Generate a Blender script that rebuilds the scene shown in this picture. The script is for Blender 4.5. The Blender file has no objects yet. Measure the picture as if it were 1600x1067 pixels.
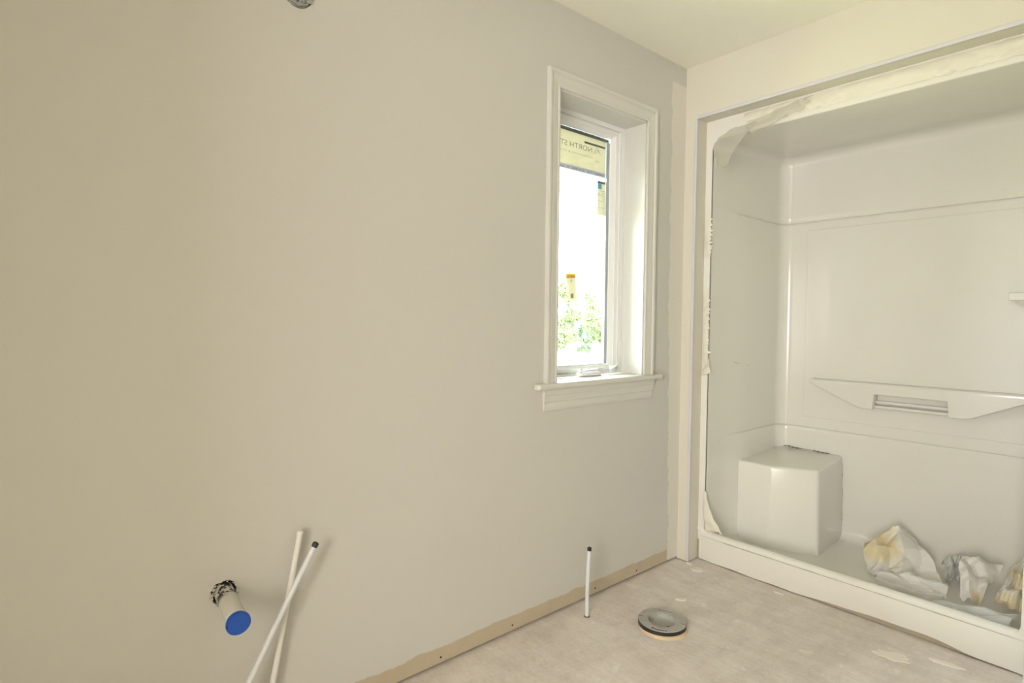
import bpy, bmesh, math, random
from mathutils import Vector, Matrix, noise

S = bpy.context.scene
C = S.collection
PI = math.pi

# ------------------------------------------------------------------ camera
YAW, PITCH, ROLL = math.radians(49.675), math.radians(-2.164), math.radians(0.574)
CAM = Vector((1.6265, -2.4912, 1.2004))
fw = Vector((-math.sin(YAW) * math.cos(PITCH), math.cos(YAW) * math.cos(PITCH), math.sin(PITCH)))
rt = Vector((math.cos(YAW), math.sin(YAW), 0))
up = rt.cross(fw)
r2 = rt * math.cos(ROLL) + up * math.sin(ROLL)
u2 = -rt * math.sin(ROLL) + up * math.cos(ROLL)
cd = bpy.data.cameras.new('camera')
cd.sensor_width = 36.0
cd.lens = 891.52 / 1600 * 36
cd.clip_start = 0.02
cam = bpy.data.objects.new('camera', cd)
C.objects.link(cam)
m = Matrix((r2, u2, -fw)).transposed().to_4x4()
m.translation = CAM
cam.matrix_world = m
S.camera = cam

# ------------------------------------------------------------------ world, lights, exposure
w = bpy.data.worlds.new('overcast_sky')
S.world = w
w.use_nodes = True
bg = w.node_tree.nodes['Background']
bg.inputs[0].default_value = (0.84, 0.94, 1.0, 1)
bg.inputs[1].default_value = 20.0


def area(name, loc, rot, sx, sy, power, col):
    d = bpy.data.lights.new(name, 'AREA')
    d.shape = 'RECTANGLE'
    d.size, d.size_y = sx, sy
    d.energy = power
    d.color = col
    o = bpy.data.objects.new(name, d)
    o.location = loc
    o.rotation_euler = rot
    C.objects.link(o)
    return o


# daylight from the opening behind the camera (its reflection shows in the shower corner), at the far hall wall
area('hall_window_offscreen', (2.02, -4.59, 1.40), (PI / 2, 0, 0), 1.1, 1.3, 132, (1.0, 0.97, 0.945))

vs = S.view_settings
vs.view_transform = 'Standard'
vs.look = 'None'
vs.exposure = 0.0
vs.gamma = 1.0
vs.use_curve_mapping = False

# ------------------------------------------------------------------ materials


class NT:
    def __init__(s, name):
        s.m = bpy.data.materials.new(name)
        s.m.use_nodes = True
        s.t = s.m.node_tree
        s.b = s.t.nodes['Principled BSDF']
        s.out = s.t.nodes['Material Output']
        s.co = None

    def n(s, typ, **kw):
        nd = s.t.nodes.new(typ)
        for k, v in kw.items():
            setattr(nd, k, v)
        return nd

    def l(s, a, b):
        s.t.links.new(a, b)

    def coord(s):
        if not s.co:
            s.co = s.n('ShaderNodeTexCoord').outputs['Object']
        return s.co

    def noise(s, scale, detail=4, rough=0.55, stretch=None):
        nd = s.n('ShaderNodeTexNoise')
        nd.inputs['Scale'].default_value = scale
        nd.inputs['Detail'].default_value = detail
        nd.inputs['Roughness'].default_value = rough
        c = s.coord()
        if stretch:
            mp = s.n('ShaderNodeMapping')
            mp.inputs['Scale'].default_value = stretch
            s.l(c, mp.inputs['Vector'])
            c = mp.outputs[0]
        s.l(c, nd.inputs['Vector'])
        return nd.outputs['Fac']

    def ramp(s, fac, stops):
        r = s.n('ShaderNodeValToRGB')
        el = r.color_ramp.elements
        while len(el) < len(stops):
            el.new(0.5)
        for e, (p, c) in zip(el, stops):
            e.position = p
            e.color = c if len(c) == 4 else (*c, 1)
        s.l(fac, r.inputs[0])
        return r.outputs[0]

    def math(s, op, a, b=None, clamp=False):
        nd = s.n('ShaderNodeMath', operation=op, use_clamp=clamp)
        for i, v in enumerate((a, b)):
            if v is None:
                continue
            if isinstance(v, (int, float)):
                nd.inputs[i].default_value = v
            else:
                s.l(v, nd.inputs[i])
        return nd.outputs[0]

    def mix(s, fac, a, b):
        nd = s.n('ShaderNodeMix', data_type='RGBA')
        for i, v in ((0, fac), (6, a), (7, b)):
            if isinstance(v, (int, float)):
                nd.inputs[i].default_value = v
            elif isinstance(v, tuple):
                nd.inputs[i].default_value = (*v[:3], 1)
            else:
                s.l(v, nd.inputs[i])
        return nd.outputs[2]

    def color(s, c):
        if isinstance(c, tuple):
            s.b.inputs['Base Color'].default_value = (*c[:3], 1)
        else:
            s.l(c, s.b.inputs['Base Color'])

    def bump(s, h, strength=0.2, dist=0.002):
        b = s.n('ShaderNodeBump')
        b.inputs['Strength'].default_value = strength
        b.inputs['Distance'].default_value = dist
        s.l(h, b.inputs['Height'])
        s.l(b.outputs[0], s.b.inputs['Normal'])

    def set(s, **kw):
        for k, v in kw.items():
            s.b.inputs[k.replace('_', ' ')].default_value = v
        return s


def simple(name, col, rough=0.5, var=0.06, scale=8, bump=0.0, bscale=80, **kw):
    t = NT(name)
    a = tuple(max(0, c * (1 - var)) for c in col)
    b = tuple(min(1, c * (1 + var)) for c in col)
    t.color(t.mix(t.noise(scale), a, b))
    t.set(Roughness=rough, **kw)
    if bump:
        t.bump(t.noise(bscale, 3), bump, 0.0015)
    return t.m


GREIGE = (0.620, 0.600, 0.555)
PRIMER = (0.690, 0.656, 0.560)


def wall_paint():
    t = NT('greige_wall_paint')
    sx = t.n('ShaderNodeSeparateXYZ')
    t.l(t.coord(), sx.inputs[0])
    y, z = sx.outputs[1], sx.outputs[2]
    base = t.mix(t.noise(1.6, 3), tuple(c * .985 for c in GREIGE), tuple(c * 1.015 for c in GREIGE))
    # white cut-in strip next to the inner corner, ragged roller edge
    rag = t.math('MULTIPLY', t.math('SUBTRACT', t.noise(7, 6, 0.6, (1, .15, 1)), 0.5), 0.085)
    edge = t.math('ADD', t.math('ADD', y, 0.118), rag)
    # the strip narrows towards the floor
    nar = t.math('MULTIPLY', t.math('SUBTRACT', 1.3, z, True), 0.030)
    edge = t.math('SUBTRACT', edge, nar)
    m1 = t.math('MULTIPLY', edge, 140, True)
    top = t.math('MULTIPLY', t.math('SUBTRACT', t.math('ADD', 2.352, t.math('MULTIPLY', rag, 1.2)), z), 140, True)
    m1 = t.math('MULTIPLY', m1, top)
    c1 = t.mix(m1, base, t.mix(t.noise(5), (.735, .705, .635), (.765, .735, .665)))
    # unpainted tan band of board along the floor
    rg = t.math('MULTIPLY', t.math('SUBTRACT', t.noise(9, 7, 0.7, (1, 1, .3)), 0.5), 0.040)
    bd = t.math('MULTIPLY', t.math('SUBTRACT', t.math('ADD', 0.070, rg), z), 220, True)
    notstrip = t.math('MULTIPLY', t.math('SUBTRACT', -0.085, y), 200, True)
    bd = t.math('MULTIPLY', bd, notstrip)
    tan = t.mix(t.noise(14, 6), (0.46, 0.385, 0.27), (0.57, 0.485, 0.355))
    t.color(t.mix(bd, c1, tan))
    t.set(Roughness=0.55)
    t.bump(t.noise(220, 2), 0.08, 0.001)
    return t.m


def floor_mat():
    t = NT('dusty_subfloor')
    a = t.ramp(t.noise(2.6, 8, 0.62), [(.33, (0.64, 0.565, 0.50)), (.5, (0.75, 0.68, 0.61)), (.68, (0.84, 0.775, 0.70))])
    streak = t.ramp(t.noise(9, 7, 0.7, (1, .35, 1)), [(.40, (0.58, 0.50, 0.44)), (.56, (0.82, 0.755, 0.69))])
    c = t.mix(0.45, a, streak)
    scr = t.ramp(t.noise(16, 8, .75, (.25, 1, 1)), [(.42, (0.66, 0.575, 0.52)), (.60, (0.86, 0.79, 0.74))])
    c = t.mix(0.35, c, scr)
    sp = t.ramp(t.noise(11, 5, .6), [(.63, (0, 0, 0)), (.69, (1, 1, 1))])
    c = t.mix(t.math('MULTIPLY', sp, .75), c, (0.86, 0.82, 0.73))
    dk = t.ramp(t.noise(30, 4, .7), [(.27, (1, 1, 1)), (.33, (0, 0, 0))])
    c = t.mix(t.math('MULTIPLY', dk, .4), c, (0.36, 0.30, 0.25))
    fine = t.ramp(t.noise(70, 5, .7), [(.3, (.90, .90, .90)), (.7, (1, 1, 1))])
    mu = t.n('ShaderNodeMix', data_type='RGBA', blend_type='MULTIPLY')
    mu.inputs[0].default_value = 1
    t.l(c, mu.inputs[6])
    t.l(fine, mu.inputs[7])
    t.color(mu.outputs[2])
    t.set(Roughness=0.8)
    t.bump(t.noise(60, 6), 0.35, 0.003)
    return t.m


def acrylic():
    t = NT('white_acrylic')
    t.color(t.mix(t.noise(3.5, 4), (0.775, 0.755, 0.69), (0.805, 0.785, 0.725)))
    r = t.ramp(t.noise(5, 6, .65), [(.3, (.17, .17, .17)), (.7, (.22, .22, .22))])
    t.l(r, t.b.inputs['Roughness'])
    t.bump(t.noise(9, 2), 0.05, 0.004)
    return t.m


def glass_mat():
    t = NT('window_glass')
    tr = t.n('ShaderNodeBsdfTransparent')
    tr.inputs[0].default_value = (0.97, 0.985, 0.975, 1)
    gl = t.n('ShaderNodeBsdfGlossy')
    gl.inputs['Roughness'].default_value = 0.01
    fr = t.n('ShaderNodeFresnel')
    fr.inputs[0].default_value = 1.25
    mx = t.n('ShaderNodeMixShader')
    t.l(fr.outputs[0], mx.inputs[0])
    t.l(tr.outputs[0], mx.inputs[1])
    t.l(gl.outputs[0], mx.inputs[2])
    t.l(mx.outputs[0], t.out.inputs[0])
    return t.m


def sheet_mat(name, col, transl, alpha=1.0, stain=None, rough=.6):
    t = NT(name)
    c = t.mix(t.noise(12, 5), tuple(x * .94 for x in col), tuple(min(1, x * 1.04) for x in col))
    if stain:
        st = t.ramp(t.noise(5.0, 2, .4), [(.50, (0, 0, 0)), (.60, (1, 1, 1))])
        c = t.mix(st, c, stain)
    t.color(c)
    t.set(Roughness=rough)
    tl = t.n('ShaderNodeBsdfTranslucent')
    if isinstance(c, tuple):
        tl.inputs[0].default_value = (*c, 1)
    else:
        t.l(c, tl.inputs[0])
    mx = t.n('ShaderNodeMixShader')
    mx.inputs[0].default_value = transl
    t.l(t.b.outputs[0], mx.inputs[1])
    t.l(tl.outputs[0], mx.inputs[2])
    last = mx.outputs[0]
    if alpha < 1:
        tp = t.n('ShaderNodeBsdfTransparent')
        m2 = t.n('ShaderNodeMixShader')
        m2.inputs[0].default_value = alpha
        t.l(tp.outputs[0], m2.inputs[1])
        t.l(last, m2.inputs[2])
        last = m2.outputs[0]
    t.l(last, t.out.inputs[0])
    t.bump(t.noise(40, 5), 0.3, 0.003)
    return t.m


M = dict(
    wall=wall_paint(),
    primer=simple('white_primer', PRIMER, .5, .03, 4, .06, 200),
    ceil=simple('ceiling_paint', (0.93, 0.915, 0.80), .7, .015, 2, .06, 180),
    floor=floor_mat(),
    trim=simple('white_trim_paint', (0.675, 0.662, 0.612), .35, .02, 6, .04, 60),
    vinyl=simple('white_vinyl', (0.86, 0.86, 0.86), .3, .015, 6),
    bead=simple('corner_bead_paint', (0.66, 0.645, 0.66), .45, .04, 12, .1, 90),
    acr=acrylic(),
    glass=glass_mat(),
    gasket=simple('spacer_bar_metal', (0.055, 0.055, 0.045), .4, .1, 10),
    lit_spacer=simple('lit_spacer_grey', (0.42, 0.44, 0.50), .4, .1, 10),  # lit copy of the spacer bar, daylight put into the lighter grey
    paper=sheet_mat('cream_label_paper', (0.92, 0.88, 0.77), .19),
    ink=simple('grey_ink', (0.33, 0.33, 0.30), .7, .1, 30),
    pale_ink=simple('pale_grey_ink', (0.58, 0.57, 0.47), .7, .1, 30),
    black=simple('black_ink', (0.02, 0.025, 0.035), .6, .2, 30),
    lav=sheet_mat('lavender_label_band', (0.66, 0.65, 0.76), .16),
    blue_ink=sheet_mat('light_blue_ink', (0.10, 0.48, 0.80), .08),
    yellow=sheet_mat('yellow_label_print', (0.95, 0.66, 0.03), .10),
    brown_ink=simple('brown_ink', (0.36, 0.24, 0.10), .7, .1, 30),
    pex=simple('white_pex', (0.70, 0.71, 0.73), .35, .04, 20),
    pexp=simple('painted_pex', (0.80, 0.785, 0.73), .5, .05, 25, .3, 60),
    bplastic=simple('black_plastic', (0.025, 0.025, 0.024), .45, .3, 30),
    wood=simple('bare_lumber', (0.42, 0.31, 0.19), .8, .2, 12, .2, 60),
    blue=simple('blue_test_cap', (0.006, 0.080, 0.43), .35, .12, 25, .25, 30),
    steel=simple('galvanised_steel', (0.55, 0.56, 0.56), .35, .2, 30, .2, 60, Metallic=0.85),
    mud=simple('joint_compound', (0.76, 0.73, 0.63), .75, .06, 18, .5, 40),
    sheet=sheet_mat('crumpled_cream_sheet', (0.92, 0.90, 0.85), .22, 1, (0.90, 0.79, 0.54)),
    film=sheet_mat('clear_plastic_film', (0.94, 0.945, 0.92), .30, .82, None, .25),
    film2=sheet_mat('cloudy_film', (0.76, 0.74, 0.64), .3, .30, None, .3),
    dry=simple('dried_plaster', (0.84, 0.775, 0.69), .8, .05, 30, .4, 60),
    board=simple('skirt_board', (0.74, 0.72, 0.65), .5, .03, 5, .1, 40),
    cardb=simple('tan_backing_strip', (0.40, 0.34, 0.25), .85, .15, 20, .3, 60),
    grime=simple('brown_grime', (0.16, 0.125, 0.08), .9, .4, 60),
    seam=simple('grey_sealant', (0.36, 0.34, 0.28), .7, .2, 40),
    orange=simple('tan_subflange_ring', (0.62, 0.47, 0.31), .7, .15, 30),
    leaf=simple('pale_green_leaf', (0.150, 0.185, 0.092), .7, .35, 3),
    leaf2=simple('blue_green_leaf', (0.11, 0.165, 0.10), .7, .3, 3),
    bark=simple('grey_bark', (0.25, 0.2, 0.15), .9, .2, 10),
    lawn=simple('bright_lawn', (0.52, 0.50, 0.24), .9, .2, .7),  # colour raised beyond real grass to bounce light into the window reveal
    wire=simple('white_wire', (0.82, 0.82, 0.80), .4, .04, 30),
    copper=simple('bare_copper', (0.55, 0.27, 0.13), .35, .1, 30, Metallic=.9),
)
M['flange'] = None


def flange_mat():
    t = NT('speckled_grey_abs')
    c = t.mix(t.noise(14, 4), (0.30, 0.295, 0.265), (0.47, 0.46, 0.42))
    sp = t.ramp(t.noise(160, 3, .6), [(.60, (0, 0, 0)), (.68, (1, 1, 1))])
    c = t.mix(t.math('MULTIPLY', sp, .7), c, (0.70, 0.68, 0.60))
    t.color(c)
    t.set(Roughness=.5)
    t.bump(t.noise(120, 4), .25, .001)
    return t.m


M['flange'] = flange_mat()


def pipe_mat():
    t = NT('paint_smeared_drain_pipe')
    sx = t.n('ShaderNodeSeparateXYZ')
    t.l(t.coord(), sx.inputs[0])
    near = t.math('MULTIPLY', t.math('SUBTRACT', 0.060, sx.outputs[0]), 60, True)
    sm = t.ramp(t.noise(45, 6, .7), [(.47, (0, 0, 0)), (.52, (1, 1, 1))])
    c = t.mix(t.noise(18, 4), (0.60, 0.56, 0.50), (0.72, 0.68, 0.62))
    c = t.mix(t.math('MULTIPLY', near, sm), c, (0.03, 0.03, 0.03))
    t.color(c)
    t.set(Roughness=.55)
    t.bump(t.noise(60, 5), .4, .002)
    return t.m


M['pipe'] = pipe_mat()

# ------------------------------------------------------------------ mesh helpers


def obj(name, bm, mat, parent=None, smooth=False, auto=None):
    me = bpy.data.meshes.new(name)
    bm.normal_update()
    if smooth:
        for f in bm.faces:
            f.smooth = True
        if auto is not None:
            for e in bm.edges:
                if len(e.link_faces) == 2 and e.calc_face_angle(0) > auto:
                    e.smooth = False
    bm.to_mesh(me)
    bm.free()
    o = bpy.data.objects.new(name, me)
    me.materials.append(M[mat] if isinstance(mat, str) else mat)
    C.objects.link(o)
    if parent:
        o.parent = parent
        o.matrix_parent_inverse = parent.matrix_basis.inverted()
    return o


def tag(o, label, cat, group=None):
    o['label'] = label
    o['category'] = cat
    if group:
        o['group'] = group
    return o


def struct(o, label=None, cat=None):
    o['kind'] = 'structure'
    if label:
        o['label'] = label
    if cat:
        o['category'] = cat
    return o


def empty(name, loc=(0, 0, 0)):
    o = bpy.data.objects.new(name, None)
    o.empty_display_size = .05
    o.location = loc
    C.objects.link(o)
    return o


def box(bm, x0, x1, y0, y1, z0, z1):
    v = [bm.verts.new(p) for p in ((x0, y0, z0), (x1, y0, z0), (x1, y1, z0), (x0, y1, z0),
                                   (x0, y0, z1), (x1, y0, z1), (x1, y1, z1), (x0, y1, z1))]
    for f in ((3, 2, 1, 0), (4, 5, 6, 7), (0, 1, 5, 4), (1, 2, 6, 5), (2, 3, 7, 6), (3, 0, 4, 7)):
        bm.faces.new([v[i] for i in f])
    return v


def bevel_all(bm, w, seg=2, ang=0.5):
    es = [e for e in bm.edges if len(e.link_faces) == 2 and e.calc_face_angle(0) > ang]
    bmesh.ops.bevel(bm, geom=es, offset=w, segments=seg, affect='EDGES', profile=.5)


def bbox(x0, x1, y0, y1, z0, z1, bev=0.0, seg=2):
    bm = bmesh.new()
    box(bm, x0, x1, y0, y1, z0, z1)
    bm.normal_update()
    if bev:
        bevel_all(bm, bev, seg)
    return bm


def prism(pts, ext):
    """pts: list of 3D points of a planar polygon; ext: extrusion vector"""
    bm = bmesh.new()
    e = Vector(ext)
    a = [bm.verts.new(p) for p in pts]
    b = [bm.verts.new(Vector(p) + e) for p in pts]
    n = len(pts)
    bm.faces.new(a)
    bm.faces.new(b[::-1])
    for i in range(n):
        bm.faces.new((a[i], b[i], b[(i + 1) % n], a[(i + 1) % n]))
    bmesh.ops.recalc_face_normals(bm, faces=bm.faces)
    return bm


def tube(path, rad, seg=16, bm=None, cap=True):
    bm = bm or bmesh.new()
    path = [Vector(p) for p in path]
    rads = rad if isinstance(rad, (list, tuple)) else [rad] * len(path)
    rings = []
    t0 = (path[1] - path[0]).normalized()
    ref = Vector((0, 0, 1)) if abs(t0.z) < .9 else Vector((1, 0, 0))
    nrm = t0.cross(ref).normalized()
    for i, p in enumerate(path):
        t = (path[min(i + 1, len(path) - 1)] - path[max(i - 1, 0)]).normalized()
        nrm = (nrm - t * nrm.dot(t)).normalized()
        b = t.cross(nrm)
        rings.append([bm.verts.new(p + (nrm * math.cos(2 * PI * k / seg) + b * math.sin(2 * PI * k / seg)) * rads[i]) for k in range(seg)])
    for a, b in zip(rings, rings[1:]):
        for k in range(seg):
            bm.faces.new((a[k], a[(k + 1) % seg], b[(k + 1) % seg], b[k]))
    if cap:
        bm.faces.new(rings[0][::-1])
        bm.faces.new(rings[-1])
    bmesh.ops.recalc_face_normals(bm, faces=bm.faces)
    return bm


def lathe(prof, seg=48, axis='z', closed=False):
    """prof: (r, h) list"""
    bm = bmesh.new()
    rings = []
    for r, h in prof:
        rings.append([bm.verts.new((r * math.cos(2 * PI * k / seg), r * math.sin(2 * PI * k / seg), h)) for k in range(seg)])
    pr = list(zip(rings, rings[1:]))
    if closed:
        pr.append((rings[-1], rings[0]))
    for a, b in pr:
        for k in range(seg):
            bm.faces.new((a[k], a[(k + 1) % seg], b[(k + 1) % seg], b[k]))
    if not closed:
        if prof[0][0] > 1e-4:
            bm.faces.new(rings[0][::-1])
        if prof[-1][0] > 1e-4:
            bm.faces.new(rings[-1])
    bmesh.ops.remove_doubles(bm, verts=bm.verts, dist=1e-6)
    bmesh.ops.recalc_face_normals(bm, faces=bm.faces)
    return bm


def ring_yz(o, i, x0, x1, xi=None):
    """rectangular frame in the window plane. o, i = (y0,y1,z0,z1); front face x1 (inner edge at xi), back x0"""
    bm = bmesh.new()
    xi = x1 if xi is None else xi

    def rect(r, x):
        return [bm.verts.new((x, r[0], r[2])), bm.verts.new((x, r[1], r[2])), bm.verts.new((x, r[1], r[3])), bm.verts.new((x, r[0], r[3]))]
    a, b, c, d = rect(o, x1), rect(i, xi), rect(i, x0), rect(o, x0)
    for p, q in ((a, b), (b, c), (c, d), (d, a)):
        for k in range(4):
            bm.faces.new((p[k], p[(k + 1) % 4], q[(k + 1) % 4], q[k]))
    bmesh.ops.recalc_face_normals(bm, faces=bm.faces)
    return bm


def poly_yz(pts, x, t):
    return prism([(x, a, b) for a, b in pts], (-t, 0, 0))


def bez(P, u):
    v = 1 - u
    return P[0] * v**3 + P[1] * 3 * v * v * u + P[2] * 3 * v * u * u + P[3] * u**3


def patch(rows, n=26, amp=.01, sc=14, seed=0, rag=0.0, thick=0.0008, crease=0.0):
    rows = [[Vector(p) for p in r] for r in rows]
    bm = bmesh.new()
    g = []
    rng = random.Random(seed * 7 + 1)
    folds = []
    for q in range(5):
        an = rng.uniform(0, PI)
        folds.append((math.cos(an), math.sin(an), rng.uniform(1.2, 3.6), rng.uniform(0, 1)))
    for i in range(n + 1):
        u = i / n
        line = []
        for j in range(n + 1):
            v = j / n
            uu, vv = u, v
            if rag:
                eu = rag * noise.noise(Vector((v * 6, seed, .3)))
                ev = rag * noise.noise(Vector((seed, u * 6, .7)))
                uu = u + eu * (1 - 2 * abs(u - .5)) * 0 + eu * (abs(2 * u - 1) ** 4)
                vv = v + ev * (abs(2 * v - 1) ** 4)
            p = bez([bez(r, vv) for r in rows], uu)
            q = p * sc + Vector((seed * 3.1, seed * 1.7, 0))
            dv = noise.noise_vector(q) * amp + noise.noise_vector(q * 2.7) * amp * .45
            if crease:
                h = 0
                for dx, dy, fr, ph in folds:
                    t_ = dx * uu + dy * vv + .10 * noise.noise(Vector((uu * 2.2, vv * 2.2, ph)))
                    tri = abs(((t_ * fr + ph) % 1.0) * 2 - 1)
                    h += (tri - .5) / fr
                dv += Vector((.15, -.55, .8)) * (crease * 2.2 * h)
            line.append(bm.verts.new(p + dv))
        g.append(line)
    for i in range(n):
        for j in range(n):
            bm.faces.new((g[i][j], g[i][j + 1], g[i + 1][j + 1], g[i + 1][j]))
    bm.normal_update()
    if thick:
        ret = bmesh.ops.solidify(bm, geom=bm.faces[:], thickness=thick)
    return bm


# ================================================================== the setting
H = 2.44
XR, YF = 1.98, -3.2           # right wall, wall behind the camera
WY0, WY1, WZ0, WZ1 = -0.879, -0.312, 0.930, 2.114   # window opening

bm = bmesh.new()
box(bm, -0.16, XR + .1, YF - .1, 1.05, -0.06, 0)
bmesh.ops.subdivide_edges(bm, edges=bm.edges[:], cuts=1)
struct(obj('floor', bm, 'floor'), 'bare dusty pinkish beige subfloor with plaster smears', 'floor')
struct(obj('ceiling', bbox(-0.16, XR + .1, YF - .1, 1.05, H, H + .06), 'ceil'), 'plain off white painted ceiling', 'ceiling')

# window wall: board stops just above the floor, leaving a dark gap
bm = bmesh.new()
G = 0.012
CY, CZ = [YF, -2.155, -2.055, -1.965, -1.845, WY0], [G, .418, .518, 2.045, 2.165, H]
for iy in range(5):
    for iz in range(5):
        x1_ = -.12 if (iy, iz) in ((1, 1), (3, 3)) else 0      # pipe hole and electrical box hole
        box(bm, -0.16, x1_, CY[iy], CY[iy + 1], CZ[iz], CZ[iz + 1])
box(bm, -0.16, 0, WY1, 1.0, G, H)
box(bm, -0.16, 0, WY0, WY1, G, WZ0)
box(bm, -0.16, 0, WY0, WY1, WZ1, H)
wl = struct(obj('wall_left', bm, 'wall'), 'greige painted window wall with a tan unpainted band along the floor', 'wall')
o = obj('bottom_plate', bbox(-0.16, -0.045, YF, 0.0, 0.0, G), 'wood', wl)
sc = lathe([(0.0001, .0), (.0035, .0), (.0042, .0008), (.0001, .0012)], 12)
sme = None
for (yy, zz) in ((-1.715, .028), (-1.095, .032), (-0.62, .033), (-1.42, .031), (-.33, .03)):
    if sme is None:
        so = obj('screw', sc, 'bplastic', wl)
        sme = so.data
    else:
        so = bpy.data.objects.new('screw', sme)
        C.objects.link(so)
        so.parent = wl
    so.location = (0.0, yy, zz)
    so.rotation_euler = (0, PI / 2, 0)

# shower wall: header and piers around the alcove
AX0, AX1, AZ = 0.063, 1.322, 2.184
RD = 0.0875                    # depth of the drywall return
bm = bmesh.new()
box(bm, 0, AX0, 0, RD + .03, 0.004, H)
box(bm, AX1, XR, 0, RD + .03, 0.004, H)
box(bm, AX0, AX1, 0, RD + .03, AZ, H)
wb = struct(obj('wall_back', bm, 'primer'), 'white primed wall framing the shower opening', 'wall')
# sloped inner lining of the return (slightly narrower at the back)
bm = bmesh.new()
box(bm, -0.0, XR, 0.98, 1.02, 0, H)
struct(obj('wall_alcove', bm, 'primer'), 'rear wall of the shower alcove', 'wall')
struct(obj('wall_right', bbox(XR, XR + .1, YF, 1.0, 0, H), 'primer'), 'primed wall on the right of the room', 'wall')
bm = bmesh.new()
box(bm, 0, 1.08, YF - .1, YF, 0, H)
box(bm, 1.92, XR, YF - .1, YF, 0, H)
box(bm, 1.08, 1.92, YF - .1, YF, 2.09, H)
struct(obj('wall_front', bm, 'primer'), 'primed wall with the open doorway', 'wall')

bm = bmesh.new()
box(bm, .6, .7, -4.6, YF - .1, 0, H)
box(bm, 2.6, 2.7, -4.6, YF - .1, 0, H)
box(bm, .6, 2.7, -4.7, -4.6, 0, H)
box(bm, .6, 2.7, -4.7, YF - .1, H, H + .06)
box(bm, .6, 2.7, -4.7, YF - .1, -.06, 0)
box(bm, XR, 2.7, YF - .1, YF, 0, H)
struct(obj('wall_hall', bm, 'primer'), 'primed hall beyond the open doorway', 'wall')

# rounded corner beads along the opening edges
BW = 0.011


def bead(name, p0, p1, d1, d2):
    """L-shaped bead with rounded nose; d1,d2 = the two leg directions from the corner"""
    p0, p1, d1, d2 = map(Vector, (p0, p1, d1, d2))
    out = -(d1 + d2).normalized()
    t = .0022
    prof = [d1 * BW * 1.25, d1 * BW * 1.0 - d2 * t * .8, d1 * BW * .35 - d2 * t, (-d1 - d2) * t * .8, d2 * BW * .35 - d1 * t, d2 * BW - d1 * t * .8, d2 * BW * 1.25, d1 * .002 + d2 * .002]
    b = bmesh.new()
    a = [b.verts.new(p0 + q) for q in prof]
    c = [b.verts.new(p1 + q) for q in prof]
    n = len(prof)
    for i in range(n):
        b.faces.new((a[i], a[(i + 1) % n], c[(i + 1) % n], c[i]))
    b.faces.new(a)
    b.faces.new(c[::-1])
    bmesh.ops.recalc_face_normals(b, faces=b.faces)
    return obj(name, b, 'bead', None, True, .9)


struct(bead('trim_1', (AX0, 0, 0.006), (AX0, 0, AZ), (-1, 0, 0), (0, 1, 0)), 'lavender grey corner bead beside the window wall, upright', 'trim')
struct(bead('trim_2', (AX0, 0, AZ), (AX1, 0, AZ), (0, 0, 1), (0, 1, 0)), 'lavender grey corner bead along the top of the shower opening', 'trim')
struct(bead('trim_3', (AX1, 0, 0.006), (AX1, 0, AZ), (1, 0, 0), (0, 1, 0)), 'corner bead upright at the end of the curb far from the window', 'trim')

# ------------------------------------------------------------------ window
win = struct(empty('window_1', (0, (WY0 + WY1) / 2, WZ0)), 'narrow white casement window with moulded casing and sill', 'window')
XJ = -0.118
# jamb extension lining
JT = .008
obj('jamb_lining', bbox(XJ, .001, WY1, WY1 + JT, WZ0, WZ1), 'trim', win).location.y -= JT
obj('jamb_lining', bbox(XJ, .001, WY0 - JT, WY0, WZ0, WZ1), 'trim', win).location.y += JT
obj('jamb_lining', bbox(XJ, .001, WY0, WY1, WZ1 - JT, WZ1), 'trim', win)
CW = 0.066
PROF = [(0, 0), (0, .008), (.003, .0105), (.009, .0105), (.012, .0085), (.016, .009), (.040, .013), (.044, .0115), (.047, .013), (.051, .0175), (.060, .0185), (CW, .0165), (CW, 0)]


def casing(which):
    b = bmesh.new()
    zb = 0.952
    A, B = [], []
    for u, h in PROF:
        if which == 'l':
            A.append((h, WY0 - u, zb)); B.append((h, WY0 - u, WZ1 + u))
        elif which == 'r':
            A.append((h, WY1 + u, zb)); B.append((h, WY1 + u, WZ1 + u))
        else:
            A.append((h, WY0 - u, WZ1 + u)); B.append((h, WY1 + u, WZ1 + u))
    a = [b.verts.new(p) for p in A]
    c = [b.verts.new(p) for p in B]
    n = len(a)
    for i in range(n):
        b.faces.new((a[i], a[(i + 1) % n], c[(i + 1) % n], c[i]))
    b.faces.new(a)
    b.faces.new(c[::-1])
    bmesh.ops.recalc_face_normals(b, faces=b.faces)
    return b


for k in 'lrh':
    obj('casing', casing(k), 'trim', win)
# sill board with horns and rounded nose
SZ0, SZ1 = 0.928, 0.952
pts = [(XJ, WY0), (0, WY0), (0, -1.000), (.030, -1.000), (.034, -.994), (.034, -.200), (.030, -.194), (0, -.194), (0, WY1), (XJ, WY1)]
bm = prism([(a, b, SZ0) for a, b in pts], (0, 0, SZ1 - SZ0))
bm.normal_update()
bevel_all(bm, .008, 3, .6)
obj('window_sill', bm, 'trim', win, True, .7)
# apron moulding below the sill
AP = [(0, .842), (.004, .842), (.006, .852), (.007, .873), (.010, .877), (.010, .884), (.012, .900), (.016, .908), (.018, .9285), (0, .9285)]
bm = bmesh.new()
A = [bm.verts.new((x, -.945 - (z - .842) * .10, z)) for x, z in AP]
B = [bm.verts.new((x, -.247 + (z - .842) * .10, z)) for x, z in AP]
n = len(AP)
for i in range(n):
    bm.faces.new((A[i], A[(i + 1) % n], B[(i + 1) % n], B[i]))
bm.faces.new(A)
bm.faces.new(B[::-1])
bmesh.ops.recalc_face_normals(bm, faces=bm.faces)
obj('apron', bm, 'trim', win)
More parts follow.
